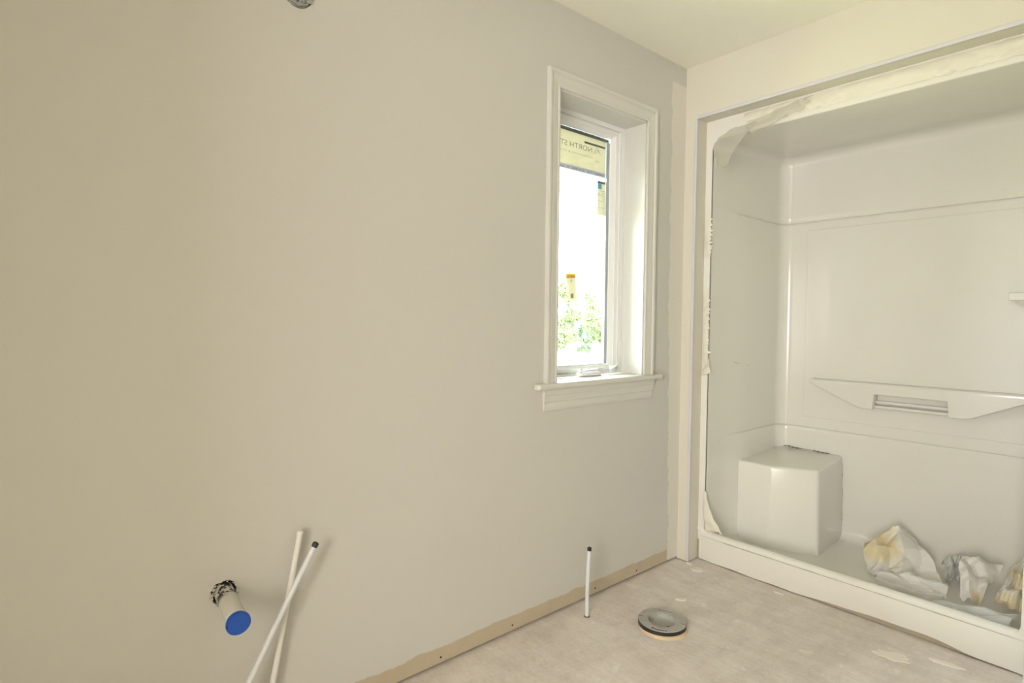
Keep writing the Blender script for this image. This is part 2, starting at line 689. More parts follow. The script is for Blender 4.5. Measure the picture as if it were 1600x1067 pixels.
# vinyl frame, sash, glazing bead, spacer, pane
op = (WY0, WY1, .952, WZ1)
f1 = (WY0 + .030, WY1 - .030, .966, WZ1 - .026)
s1 = (WY0 + .036, WY1 - .036, .970, WZ1 - .031)
s2 = (WY0 + .058, WY1 - .058, .984, WZ1 - .048)
s3 = (WY0 + .064, WY1 - .064, .988, WZ1 - .052)
g0 = (WY0 + .080, WY1 - .080, .996, WZ1 - .064)
obj('frame', ring_yz(op, f1, -.16, XJ, XJ - .004), 'vinyl', win)
obj('sash', ring_yz(f1, s2, -.158, XJ - .010, XJ - .012), 'vinyl', win)
obj('sash_lip', ring_yz((f1[0] + .004, f1[1] - .004, f1[2] + .003, f1[3] - .003), s1, -.135, XJ - .004), 'vinyl', win)
obj('glazing_bead', ring_yz(s2, g0, -.150, XJ - .016, -.148), 'vinyl', win)
sp = obj('spacer_bar', ring_yz(g0, (g0[0] + .012, g0[1] - .010, g0[2] + .003, g0[3] - .016), -.166, -.1545), 'gasket', win)
obj('pane', bbox(-.1540, -.1500, g0[0], g0[1] - .0215, g0[2], g0[3]), 'glass', win)
obj('spacer_lit_side', bbox(-.1655, -.1490, g0[1] - .0210, g0[1] - .0008, g0[2] + .001, g0[3] - .016), 'lit_spacer', win)  # side of the spacer bar, coloured as lit by daylight
# crank operator: cover, folded handle, knob
bm = prism([(XJ - .004, -.640, .953), (XJ + .030, -.632, .953), (XJ + .036, -.560, .953), (XJ + .032, -.500, .953), (XJ - .004, -.492, .953)], (0, 0, .016))
bm.normal_update()
bevel_all(bm, .004, 2)
cr = obj('crank_cover', bm, 'vinyl', win, True, .6)
bm = prism([(XJ + .012, -.635, .969), (XJ + .030, -.635, .972), (XJ + .032, -.520, .978), (XJ + .014, -.505, .978)], (0, 0, .008))
bm.normal_update()
bevel_all(bm, .003, 2)
obj('crank_handle', bm, 'vinyl', cr, True, .6)
kb = lathe([(0.0001, 0), (.009, .001), (.011, .008), (.009, .016), (.0001, .018)], 16)
ko = obj('crank_knob', kb, 'vinyl', cr, True)
ko.location = (XJ + .022, -.632, .970)
bm = bbox(XJ - .006, XJ + .010, -.405, -.372, .960, .990, .004)
lv = obj('lock_base', bm, 'vinyl', win, True, .6)
obj('lock_lever', tube([(XJ + .006, -.415, .972), (XJ + .014, -.400, .980), (XJ + .018, -.375, .992), (XJ + .016, -.362, 1.006)], [.004, .005, .006, .005], 10), 'vinyl', lv, True)

# ------------------------------------------------------------------ window stickers (outer face of the pane)
XS = -0.1548


def letter(name, text, y_right, z, h, mat, parent, width=None, x=XS + .0002):
    """mirrored lettering, as seen through the pane: starts at y_right, runs towards -y"""
    cu = bpy.data.curves.new(name, 'FONT')
    cu.body = text
    cu.size = h / .70
    tmp = bpy.data.objects.new(name, cu)
    C.objects.link(tmp)
    dg = bpy.context.evaluated_depsgraph_get()
    me = bpy.data.meshes.new_from_object(tmp.evaluated_get(dg))
    bpy.data.objects.remove(tmp)
    xs = [v.co.x for v in me.vertices]
    w0, w1 = min(xs), max(xs)
    k = width / (w1 - w0) if width else 1
    for v in me.vertices:
        a = (v.co.x - w0) * k
        v.co = Vector((x, y_right - a, z + v.co.y))
    me.materials.clear()
    me.materials.append(M[mat])
    o = bpy.data.objects.new(name, me)
    C.objects.link(o)
    o.parent = parent
    o.matrix_parent_inverse = parent.matrix_basis.inverted()
    return o


def rect(name, y0, y1, z0, z1, mat, parent, x=XS + .0002, t=.0002):
    return obj(name, bbox(x - t, x, y0, y1, z0, z1), mat, parent)


st = tag(empty('window_sticker', (XS, -.56, 1.866)), 'wide cream maker sticker with mirrored lettering across the top of the window pane', 'sticker')
SL, SR = g0[0] + .014, -.4140
rect('paper', SL, SR, 1.888, 2.036, 'paper', st, XS, .0004)
rect('printed_band', SL, SR, 1.866, 1.888, 'lav', st, XS, .0004)
rect('black_strip', -.562, -.421, 2.001, 2.010, 'black', st)
letter('lettering', 'NORTH STAR', -.510, 1.968, .023, 'ink', st, .262)
letter('lettering', 'WINDOWS & DOORS', -.505, 1.941, .009, 'pale_ink', st, .262)
letter('lettering', 'ENERGY  STAR  QUALIFIED  IN  ALL  ZONES', -.425, 1.8725, .009, 'black', st, .36)
# mountain-and-star emblem
for (a, b, wd) in (((-.500, 1.966), (-.478, 1.998), .0035), ((-.478, 1.998), (-.462, 1.974), .0035), ((-.488, 1.968), (-.468, 1.990), .003), ((-.468, 1.990), (-.452, 1.966), .003)):
    d = Vector((b[0] - a[0], b[1] - a[1]))
    nn = Vector((-d.y, d.x)).normalized() * wd / 2
    bm = poly_yz([(a[0] + nn.x, a[1] + nn.y), (b[0] + nn.x, b[1] + nn.y), (b[0] - nn.x, b[1] - nn.y), (a[0] - nn.x, a[1] - nn.y)], XS + .0002, .0002)
    obj('emblem_stroke', bm, 'pale_ink', st)
letter('lettering', 'TM', -.460, 1.925, .014, 'pale_ink', st)

es = tag(empty('energy_label', (XS, -.437, 1.692)), 'small cream rating label with blue square under the wide sticker on the pane', 'sticker')
rect('paper', -.470, -.4140, 1.692, 1.838, 'paper', es, XS, .0004)
rect('header', -.470, -.4140, 1.838, 1.850, 'black', es, XS, .0004)
rect('blue_square', -.469, -.441, 1.812, 1.837, 'blue_ink', es)
for k, zz in enumerate((1.803, 1.782, 1.757, 1.726)):
    rect('printed_line', -.468, -.4185, zz, zz + .0018, 'pale_ink' if k else 'ink', es)
letter('lettering', 'G', -.456, 1.786, .012, 'ink', es)
letter('lettering', '0.28', -.420, 1.787, .009, 'pale_ink', es)

ys = tag(empty('yellow_label', (XS, -.632, 1.29)), 'small hanging tag with yellow header stuck low on the window pane', 'sticker')
LV = lambda y0, y1, z0, z1: [(y + (1.41 - z) * .135, z) for y, z in ((y0, z0), (y1, z0 + .006), (y1, z1 + .006), (y0, z1))]
obj('paper', poly_yz(LV(-.672, -.607, 1.288, 1.386), XS, .0004), 'paper', ys)
obj('header', poly_yz(LV(-.673, -.606, 1.386, 1.408), XS, .0004), 'yellow', ys)
obj('printed_mark', poly_yz(LV(-.650, -.632, 1.298, 1.318), XS + .0002, .0002), 'pale_ink', ys)
obj('printed_mark', poly_yz(LV(-.645, -.636, 1.370, 1.380), XS + .0002, .0002), 'pale_ink', ys)
letter('lettering', 'WARNING', -.609, 1.394, .010, 'brown_ink', ys, .052)

# ------------------------------------------------------------------ outside: lawn and shrubs
bm = bmesh.new()
box(bm, -90, -.30, -60, 90, -.5, -.30)
struct(obj('ground', bm, 'lawn'), 'pale sunlit lawn outside the window', 'lawn')
random.seed(4)


def shrub(name, loc, w, h, mat, label, nleaf=1500, leaf=.085):
    e = tag(empty(name, loc), label, 'shrub')
    L = Vector(loc)
    obj('stem', tube([L, L + Vector((.03, .02, h * .35)), L + Vector((-.05, .04, h * .75))], [.06, .045, .02], 8), 'bark', e)
    b = bmesh.new()
    lobes = []
    for q in range(14):
        f = random.random() ** 1.5
        lobes.append((random.uniform(-.8, .8) * w * (1 - .6 * f), random.uniform(-.5, .5) * w, (.10 + .78 * f) * h, random.uniform(.22, .40) * w))
    for _ in range(nleaf):
        lx, ly, lz, lr = random.choice(lobes)
        d = Vector((random.gauss(0, 1), random.gauss(0, 1), random.gauss(0, 1.2))).normalized() * lr * random.uniform(.55, 1.05)
        p = L + Vector((lx, ly, max(.08, lz))) + d
        if p.z < L.z + .05:
            p.z = L.z + random.uniform(.05, .3)
        a = Vector((random.gauss(0, 1), random.gauss(0, 1), random.gauss(0, 1))).normalized()
        c = a.orthogonal().normalized()
        s = leaf * random.uniform(.6, 1.3)
        vs_ = [b.verts.new(p + q) for q in (a * s, c * s * .5, -a * s, -c * s * .5)]
        b.faces.new(vs_)
    fo = obj('foliage', b, mat, e)
    fo['kind'] = 'stuff'
    return e


def outp(px, dist):
    d = fw + r2 * ((px - 800) / 891.52)
    p = CAM + d * dist
    return (p.x, p.y, -.30)


shrub('leafy_shrub', outp(872, 29), 1.15, 3.9, 'leaf', 'tall pale green shrub on the lawn nearest the window casing', 4200)
shrub('leafy_shrub', outp(894, 32.5), 1.05, 3.3, 'leaf', 'pale green shrub on the lawn between the tallest shrub and the dark one', 3200)
shrub('conifer_shrub', outp(911, 25.5), .40, 2.0, 'leaf2', 'small darker blue green bush standing on the lawn', 1500)
shrub('leafy_shrub', outp(921, 40), .85, 4.4, 'leaf', 'slim pale green tree behind the darker bush on the lawn', 2000)
shrub('leafy_shrub', outp(939, 36), 1.15, 3.0, 'leaf', 'pale green shrub on the lawn nearest the window crank side', 2800)
shrub('leafy_shrub', outp(925, 44), 2.0, 2.4, 'leaf', 'low spreading pale bush at the edge of the lawn', 4200)

# ------------------------------------------------------------------ shower stall
sh = tag(empty('shower_stall', (.69, RD, 0)), 'glossy off white moulded shower stall with corner seat set into the alcove', 'shower')
XL, XRS, YB, Y0 = 0.096, 1.298, 0.862, RD + .004
RC = 0.065


def sstep(a, b, x):
    t = max(0, min(1, (x - a) / (b - a)))
    return t * t * (3 - 2 * t)


def ringpath(d, z, dfade):
    """plan path of the stall wall with inward offset d; dfade part of d fades out towards the front"""
    pts = []
    r = max(.012, RC - d * .3)
    full = d + dfade
    ys_ = [Y0 + (YB - full - r - Y0) * k / 16 for k in range(17)]
    for y in ys_:
        s = sstep(.22, .46, y)
        pts.append((XL + d + dfade * s, y, z))
    cx, cy = XL + full + r, YB - full - r
    for k in range(1, 9):
        a = PI - PI / 2 * k / 8
        pts.append((cx + r * math.cos(a), cy + r * math.sin(a), z))
    x2 = XRS - full - r
    for k in range(1, 13):
        pts.append((cx + (x2 - cx) * k / 12, YB - full, z))
    for k in range(1, 9):
        a = PI / 2 - PI / 2 * k / 8
        pts.append((x2 + r * math.cos(a), cy + r * math.sin(a), z))
    for y in ys_[::-1][1:]:
        s = sstep(.22, .46, y)
        pts.append((XRS - d - dfade * s, y, z))
    return pts


lv = []
RF = .05
for k in range(0, 7):                                 # cove into the roof
    a = PI / 2 * k / 6
    lv.append((2.135 - RF + RF * math.cos(a), RF - RF * math.sin(a), 0))
lv += [(1.95, 0, 0), (1.80, 0, 0), (1.778, 0, .000), (1.771, 0, -.003), (1.767, 0, -.005), (1.763, 0, .004), (1.758, 0, .009), (1.750, 0, .010), (1.5, 0, .011), (1.2, 0, .013), (.9, 0, .015), (.64, 0, .017),
       (.620, 0, .0172), (.6165, 0, .0168), (.613, 0, .0120), (.6095, 0, .0185), (.605, 0, .0200), (.59, 0, .0205), (.40, 0, .026), (.2, 0, .031), (.11, 0, .035)]
for k in range(1, 7):
    a = PI / 2 * k / 6
    lv.append((.10 - .05 * math.sin(a), .05 - .05 * math.cos(a), .035))
bm = bmesh.new()
rings = []
for z, d, df in lv:
    row = []
    for p in ringpath(d, z, df):
        zz = p[2]
        if zz > 2.0:      # roof falls gently towards the front
            zz -= (zz - 2.0) / .135 * .045 * (1 - sstep(Y0, YB, p[1]))
        row.append(bm.verts.new((p[0], p[1], zz)))
    rings.append(row)
for a, b in zip(rings, rings[1:]):
    for k in range(len(a) - 1):
        bm.faces.new((a[k], a[k + 1], b[k + 1], b[k]))
NP = len(rings[0])
for row in (rings[0], rings[-1]):                     # roof and floor pan: strips from left to right
    for k in range(NP // 2 - 1):
        a, b, c, d = row[k], row[k + 1], row[NP - 2 - k], row[NP - 1 - k]
        vsl = [a, b, c, d] if len({a, b, c, d}) == 4 else [a, b, d]
        bm.faces.new(vsl)
bmesh.ops.recalc_face_normals(bm, faces=bm.faces)
su = obj('surround', bm, 'acr', sh, True, .9)

# flange plate with rounded opening
hx0, hx1, hz0, hz1, hr = XL, XRS, .125, 2.090, .046


def rrect(x0, x1, z0, z1, r, n=8):
    out = []
    for cx, cz, a0 in ((x1 - r, z1 - r, 0), (x0 + r, z1 - r, PI / 2), (x0 + r, z0 + r, PI), (x1 - r, z0 + r, 1.5 * PI)):
        for k in range(n + 1):
            a = a0 + PI / 2 * k / n
            out.append((cx + r * math.cos(a), cz + r * math.sin(a)))
    return out


inn = rrect(hx0, hx1, hz0, hz1, hr)
out = rrect(AX0 - .002, AX1 + .002, .10, AZ + .004, .0005)
bm = bmesh.new()
seq = [(out, RD), ([((i[0] * 1.0), i[1]) for i in rrect(hx0 - .004, hx1 + .004, hz0 - .004, hz1 + .004, hr + .004)], RD - .0015), (rrect(hx0 - .0015, hx1 + .0015, hz0, hz1 + .0015, hr), RD - .0005), (inn, RD + .004), (inn, RD + .010)]
rows = [[bm.verts.new((x, y, z)) for x, z in pts] for pts, y in seq]
n = len(inn)
for a, b in zip(rows, rows[1:]):
    for k in range(n):
        bm.faces.new((a[k], a[(k + 1) % n], b[(k + 1) % n], b[k]))
bmesh.ops.remove_doubles(bm, verts=bm.verts, dist=1e-5)
bmesh.ops.recalc_face_normals(bm, faces=bm.faces)
obj('flange', bm, 'acr', sh, True, .6)

# curb: rounded lip along the front of the pan
bm = bmesh.new()
lip = [(RD - .003, .118), (RD - .004, .124), (RD - .003, .132), (RD + .002, .140), (RD + .010, .145), (RD + .022, .146), (RD + .034, .142), (RD + .042, .132), (RD + .048, .112), (RD + .056, .075), (RD + .072, .055), (RD + .10, .0495)]
NX = 60
rows = []
for k in range(NX + 1):
    x = AX0 + (AX1 - AX0) * k / NX
    e = max(0, 1 - (x - AX0) / .10) ** 2 * .03        # lip sweeps up into the jamb
    rows.append([bm.verts.new((x, y, z + (e if z > .11 else 0))) for y, z in lip])
for a, b in zip(rows, rows[1:]):
    for k in range(len(lip) - 1):
        bm.faces.new((a[k], a[k + 1], b[k + 1], b[k]))
bmesh.ops.recalc_face_normals(bm, faces=bm.faces)
obj('curb_lip', bm, 'acr', sh, True)
# skirt panel in front of the curb, wavy lower edge
bm = bmesh.new()
rows = []
for k in range(NX + 1):
    x = AX0 + .010 + (AX1 - AX0 - .014) * k / NX
    zb = .004 + .013 * math.exp(-((x - .80) / .17) ** 2) + .018 * math.exp(-((x - 1.02) / .14) ** 2) + .0015 * math.sin(x * 31)
    zt = .1195 + .0012 * math.sin(x * 17)
    yw = .0015 * math.sin(x * 9 + 1)
    yf = RD - .006 + yw
    rows.append([bm.verts.new(p) for p in ((x, yf, zb), (x, yf - .001, zb + .004), (x, yf - .001, zt - .003), (x, yf + .001, zt), (x, yf + .008, zt))])
for a, b in zip(rows, rows[1:]):
    for k in range(4):
        bm.faces.new((a[k], a[k + 1], b[k + 1], b[k]))
bmesh.ops.recalc_face_normals(bm, faces=bm.faces)
obj('curb_skirt', bm, 'board', sh, True, .6)
obj('backing_strip', bbox(AX0, AX1, RD + .000, RD + .012, .003, .13), 'cardb', sh)


def wobble(p0, p1, n, amp, seed, r0, r1):
    p0, p1 = Vector(p0), Vector(p1)
    P, R = [], []
    for k in range(n + 1):
        t = k / n
        q = p0.lerp(p1, t)
        q = q + noise.noise_vector(Vector((t * 7, seed, 0))) * amp
        P.append(q)
        R.append(max(.0002, r0 + (r1 - r0) * abs(noise.noise(Vector((t * 13, seed, 5)))) * 2) * min(1, 8 * t + .1, 8 * (1 - t) + .1))
    return P, R


P, R = wobble((AX0 + .03, RD - .0035, .1215), (AX1 - .01, RD - .0035, .1215), 50, .0008, 3, .0008, .0018)
obj('sealant_line', tube(P, R, 6), 'seam', sh, True)

# corner seat
SP = [(XL - .01, .372), (.285, .372), (.494, .468), (.474, .84), (XL - .01, .84)]
bm = prism([(x, y, .03) for x, y in SP], (0, 0, .437))
bm.verts.ensure_lookup_table()
for v in bm.verts:
    if v.co.z > .3:
        cx, cy = .22, .66
        v.co.x += (cx - v.co.x) * .05 if v.co.x > .2 else 0
        v.co.y += .012 if v.co.y < .5 else 0
        v.co.z += .022 * sstep(.38, .84, v.co.y)
bm.normal_update()
es_ = [e for e in bm.edges if all(v.co.z > .3 for v in e.verts)]
ev = [e for e in bm.edges if abs(e.verts[0].co.z - e.verts[1].co.z) > .3]
bmesh.ops.bevel(bm, geom=es_ + ev, offset=.014, segments=4, affect='EDGES', profile=.5)
obj('seat', bm, 'acr', sh, True, .5)
# cove and grime where the seat meets the walls
YBl = YB - .030
P, R = wobble((.125, YBl - .004, .493), (.42, YBl - .004, .490), 50, .004, 2, .0006, .0030)
obj('dirt_line', tube(P, R, 6), 'grime', sh, True)
for i, (a, b) in enumerate((((.115, .62, .487), (.118, .80, .492)), ((.475, .80, .46), (.482, .80, .12)))):
    P, R = wobble(a, b, 26, .003, 11 + i, .0006, .002)
    obj('dirt_line', tube(P, R, 6), 'seam', sh, True)
# back panel, long shelf, small shelf
obj('back_panel', bbox(.245, 1.262, YB - .0190, YB - .002, .672, 1.715, .003, 2), 'acr', sh, True, .2)
YS = YB - .014
shp = [(.300, .893), (1.225, .893), (1.225, .872), (1.010, .770), (.985, .764), (.925, .764), (.918, .838), (.617, .840), (.612, .762), (.560, .762), (.535, .768), (.300, .874)]
bm = prism([(x, YS - .068, z) for x, z in shp], (0, .075, 0))
for v in bm.verts:                  # top and ends taper back to the wall
    if v.co.y > YS - .02:
        v.co.z += .004
bm.normal_update()
bevel_all(bm, .006, 3, .35)
sf = obj('long_shelf', bm, 'acr', sh, True, .5)
obj('grip_bar', bbox(.610, .930, YS - .045, YS + .004, .768, .783, .005, 3), 'acr', sf, True, .6)
obj('grip_bar', bbox(.610, .930, YS - .030, YS + .004, .790, .806, .005, 3), 'acr', sf, True, .6)
bm = prism([(1.128, YB - .115, 1.306), (1.30, YB - .115, 1.306), (1.30, YB + .0, 1.306), (1.128, YB + .0, 1.306)], (0, 0, .034))
bm.normal_update()
bevel_all(bm, .005, 3)
s2_ = obj('small_shelf', bm, 'acr', sh, True, .5)
bm = prism([(1.150, YB - .095, 1.306), (1.30, YB - .095, 1.306), (1.30, YB, 1.275), (1.185, YB, 1.275)], (0, 0, .004))
bm = bmesh.new()
T = [bm.verts.new(p) for p in ((1.136, YB - .108, 1.308), (1.30, YB - .108, 1.308), (1.30, YB, 1.308), (1.136, YB, 1.308))]
Bm = [bm.verts.new(p) for p in ((1.185, YB - .05, 1.268), (1.30, YB - .05, 1.268), (1.30, YB, 1.262), (1.185, YB, 1.262))]
bm.faces.new(T)
bm.faces.new(Bm[::-1])
for k in range(4):
    bm.faces.new((T[k], T[(k + 1) % 4], Bm[(k + 1) % 4], Bm[k]))
bmesh.ops.recalc_face_normals(bm, faces=bm.faces)
obj('bracket', bm, 'acr', s2_)
# scratch on the side wall
P, R = wobble((XL + .0072, .325, .990), (XL + .0150, .475, .968), 16, .0008, 4, .0008, .0016)
obj('scratch', tube(P, R, 5), 'seam', sh, True)

# ------------------------------------------------------------------ joint compound and loose film round the opening


def mudstrip(x0, x1, z0, z1, y, n, seed, horiz=True, lift=.006, name='joint_compound'):
    b = bmesh.new()
    rows = []
    mrow = 9
    for k in range(n + 1):
        t = k / n
        e0 = noise.noise(Vector((t * n * .35, seed, 0)))
        e1 = noise.noise(Vector((t * n * .35, seed, 9)))
        fade = min(1, 6 * t, 6 * (1 - t))
        row = []
        for j in range(mrow + 1):
            s = j / mrow
            if horiz:
                x = x0 + (x1 - x0) * t
                lo = z0 + e0 * .010
                hi = z1 + e1 * .004
                z = lo + (hi - lo) * s
            else:
                z = z0 + (z1 - z0) * t
                lo = x0 + e0 * .003
                hi = x1 + (.004 + e1 * .022) * (0.4 + fade)
                x = lo + (hi - lo) * s
            h = lift * math.sin(PI * s) ** .5 * (0.35 + .65 * abs(noise.noise(Vector((x * 16, z * 16, seed)))) * 2) if 0 < j < mrow else 0
            h += .0016 * noise.noise(Vector((x * 60, z * 160, seed)))
            row.append(b.verts.new((x, y - h * (fade if not horiz else 1), z)))
        rows.append(row)
    for a, c in zip(rows, rows[1:]):
        for j in range(mrow):
            b.faces.new((a[j], a[j + 1], c[j + 1], c[j]))
    bmesh.ops.recalc_face_normals(b, faces=b.faces)
    bm2 = b
    return bm2


jc = obj('joint_compound', mudstrip(.26, AX1 - .002, 2.112, 2.176, RD - .0040, 150, 5, True, .012), 'mud', None, True)
tag(jc, 'rough cream joint compound smeared along the top of the shower opening', 'plaster')
jc = obj('joint_compound', mudstrip(AX0 + .006, .098, 1.52, 1.72, RD - .0040, 60, 2, False, .008), 'mud', None, True)
tag(jc, 'lumpy cream plaster blob on the upright edge of the shower above seat', 'plaster')
jc = obj('joint_compound', mudstrip(AX0 + .004, .092, .935, 1.36, RD - .0040, 80, 7, False, .007), 'mud', None, True)
tag(jc, 'long ragged plaster and tape strip on the upright shower edge', 'plaster')

# loose film flaps
fl = obj('masking_film', patch([[(.200, .084, 2.112), (.235, .080, 2.118), (.275, .078, 2.122), (.330, .08, 2.120)],
                                [(.130, .070, 2.105), (.180, .055, 2.090), (.235, .050, 2.075), (.300, .06, 2.080)],
                                [(.115, .066, 2.050), (.150, .050, 2.030), (.195, .045, 2.020), (.215, .05, 2.010)],
                                [(.135, .070, 1.975), (.165, .055, 1.950), (.195, .050, 1.925), (.205, .05, 1.930)]], 26, .008, 22, 3, .08), 'film2', None, True)
fl.location.y = -.008
tag(fl, 'cloudy masking film flap hanging from the upper corner of the shower opening', 'film')
fl = obj('masking_film', patch([[(.290, .066, 2.120), (.37, .072, 2.130), (.45, .070, 2.148), (.56, .074, 2.165)],
                                [(.290, .066, 2.105), (.37, .060, 2.115), (.45, .060, 2.135), (.56, .066, 2.155)],
                                [(.300, .060, 2.085), (.37, .056, 2.098), (.45, .058, 2.115), (.56, .064, 2.135)],
                                [(.320, .062, 2.062), (.38, .060, 2.080), (.46, .060, 2.100), (.56, .066, 2.120)]], 24, .006, 20, 6, .15), 'film2', None, True)
fl.location.y = -.016
tag(fl, 'wrinkled film edge stuck in plaster along the top of the shower opening', 'film')
fl = obj('masking_film', patch([[(.100, .082, .36), (.103, .080, .36), (.106, .080, .36), (.108, .08, .36)],
                                [(.098, .080, .29), (.110, .075, .295), (.120, .075, .30), (.124, .08, .305)],
                                [(.100, .080, .22), (.118, .072, .235), (.134, .075, .24), (.142, .08, .245)],
                                [(.120, .084, .155), (.150, .080, .165), (.180, .082, .172), (.205, .085, .168)]], 20, .006, 30, 9, .06), 'mud', None, True)
fl.location.y = -.012
tag(fl, 'torn peeling film strip at the lower end of the upright shower edge', 'film')
fl = obj('masking_film', patch([[(.082, .082, .965), (.09, .080, .975), (.105, .078, 1.00), (.110, .08, 1.03)],
                                [(.080, .080, .955), (.092, .074, .960), (.108, .072, .975), (.116, .075, .99)],
                                [(.078, .080, .945), (.092, .074, .948), (.110, .070, .955), (.122, .073, .962)],
                                [(.078, .082, .935), (.092, .080, .938), (.108, .078, .942), (.122, .08, .946)]], 12, .004, 40, 4, .2), 'mud', None, True)
fl.location.y = -.008
tag(fl, 'small curled tape end below the long plaster strip', 'film')

# ------------------------------------------------------------------ crumpled sheets on the pan
FZ = .053


def sheet(name, rows, n, amp, sc, seed, crease, mat, label, cat):
    o = obj(name, patch(rows, n, amp, sc, seed, .035, .0006, crease), mat, None, True, .30)
    lo = min(v.co.z for v in o.data.vertices)
    for v in o.data.vertices:                       # settle on the pan
        v.co.z = max(v.co.z + max(0, FZ - lo) * .4, FZ)
        v.co.x = min(v.co.x, 1.250)
        v.co.y = min(v.co.y, .815)
    return tag(o, label, cat)


sheet('crumpled_sheet', [[(.690, .50, .170), (.73, .60, .245), (.79, .67, .235), (.84, .70, .180)],
                         [(.690, .44, .120), (.75, .52, .215), (.84, .60, .190), (.90, .66, .120)],
                         [(.720, .43, .060), (.80, .44, .070), (.88, .50, .150), (.96, .55, .100)],
                         [(.760, .42, FZ), (.82, .41, .060), (.90, .44, .080), (1.00, .48, .065)]], 44, .004, 9, 1, .026, 'sheet',
      'large crumpled cream sheet with tan folds next to the shower seat', 'sheet')
sheet('crumpled_sheet', [[(1.035, .58, .195), (1.06, .61, .205), (1.11, .64, .195), (1.160, .66, .172)],
                         [(1.030, .52, .190), (1.06, .53, .200), (1.11, .56, .185), (1.150, .58, .155)],
                         [(1.060, .47, .155), (1.08, .46, .165), (1.11, .48, .150), (1.140, .50, .120)],
                         [(1.070, .40, .095), (1.09, .39, .090), (1.11, .40, .085), (1.130, .43, .080)]], 30, .003, 9, 2, .016, 'sheet',
      'folded cream sheet standing up in the middle of the crumpled heap', 'sheet')
sheet('crumpled_film', [[(.93, .74, .080), (.98, .78, .125), (1.03, .79, .135), (1.08, .77, .100)],
                        [(.94, .71, .110), (.98, .73, .150), (1.02, .74, .145), (1.06, .72, .110)],
                        [(.97, .65, .090), (1.00, .66, .120), (1.02, .66, .115), (1.04, .65, .100)],
                        [(.99, .58, .060), (1.00, .585, .070), (1.015, .59, .070), (1.02, .59, .065)]], 34, .008, 20, 5, .035, 'film',
      'crumpled clear film between the two cream sheets in the shower', 'film')
sheet('crumpled_sheet', [[(1.17, .74, .130), (1.20, .77, .195), (1.23, .78, .195), (1.250, .76, .160)],
                         [(1.17, .66, .130), (1.20, .68, .160), (1.23, .68, .165), (1.250, .66, .140)],
                         [(1.18, .56, .110), (1.20, .57, .130), (1.22, .57, .125), (1.245, .56, .110)],
                         [(1.16, .46, .085), (1.19, .45, .090), (1.22, .45, .090), (1.250, .44, .080)]], 30, .004, 10, 8, .018, 'sheet',
      'crumpled cream sheet at the heap end away from the seat', 'sheet')
sheet('crumpled_sheet', [[(.795, .350, .100), (.87, .370, .135), (.95, .405, .125), (1.02, .445, .105)],
                         [(.780, .335, .080), (.86, .345, .105), (.95, .375, .100), (1.03, .415, .085)],
                         [(.785, .320, .062), (.86, .315, .070), (.94, .340, .070), (1.03, .380, .068)],
                         [(.800, .300, FZ), (.87, .295, FZ), (.94, .320, FZ), (1.02, .350, FZ)]], 36, .003, 12, 15, .020, 'sheet',
      'narrow folded cream strip lying in front of the large crumpled sheet', 'sheet')
sheet('plastic_film', [[(1.035, .330, .062), (1.08, .350, .075), (1.16, .375, .080), (1.245, .420, .072)],
                       [(.960, .270, .075), (1.06, .300, .098), (1.15, .320, .104), (1.248, .350, .092)],
                       [(.900, .235, .088), (1.02, .245, .108), (1.13, .260, .112), (1.250, .285, .102)],
                       [(.930, .195, .080), (1.02, .200, .098), (1.14, .205, .100), (1.250, .210, .092)]], 48, .003, 10, 12, .014, 'film',
      'clear plastic film spread over the shower pan behind the curb', 'film')

# ------------------------------------------------------------------ toilet flange
FX, FY = .335, -.605
tf = tag(empty('toilet_flange', (FX, FY, 0)), 'grey speckled round toilet flange with dark bolt slots set in the floor', 'toilet flange')


def put(o, loc, rz=0.0):
    o.parent = tf
    o.matrix_parent_inverse = Matrix()
    o.location = loc
    o.rotation_euler = (0, 0, rz)
    return o


put(obj('subflange', lathe([(.058, .0), (.094, .0), (.090, .009), (.086, .011), (.058, .011)], 48, closed=True), 'orange', None, True, .6), (.006, -.004, 0))
# flange ring with four cut slots: built by angular sectors
RZ = .010
RT = .0270
R0, R1, R2, R3 = .052, .067, .0715, .092


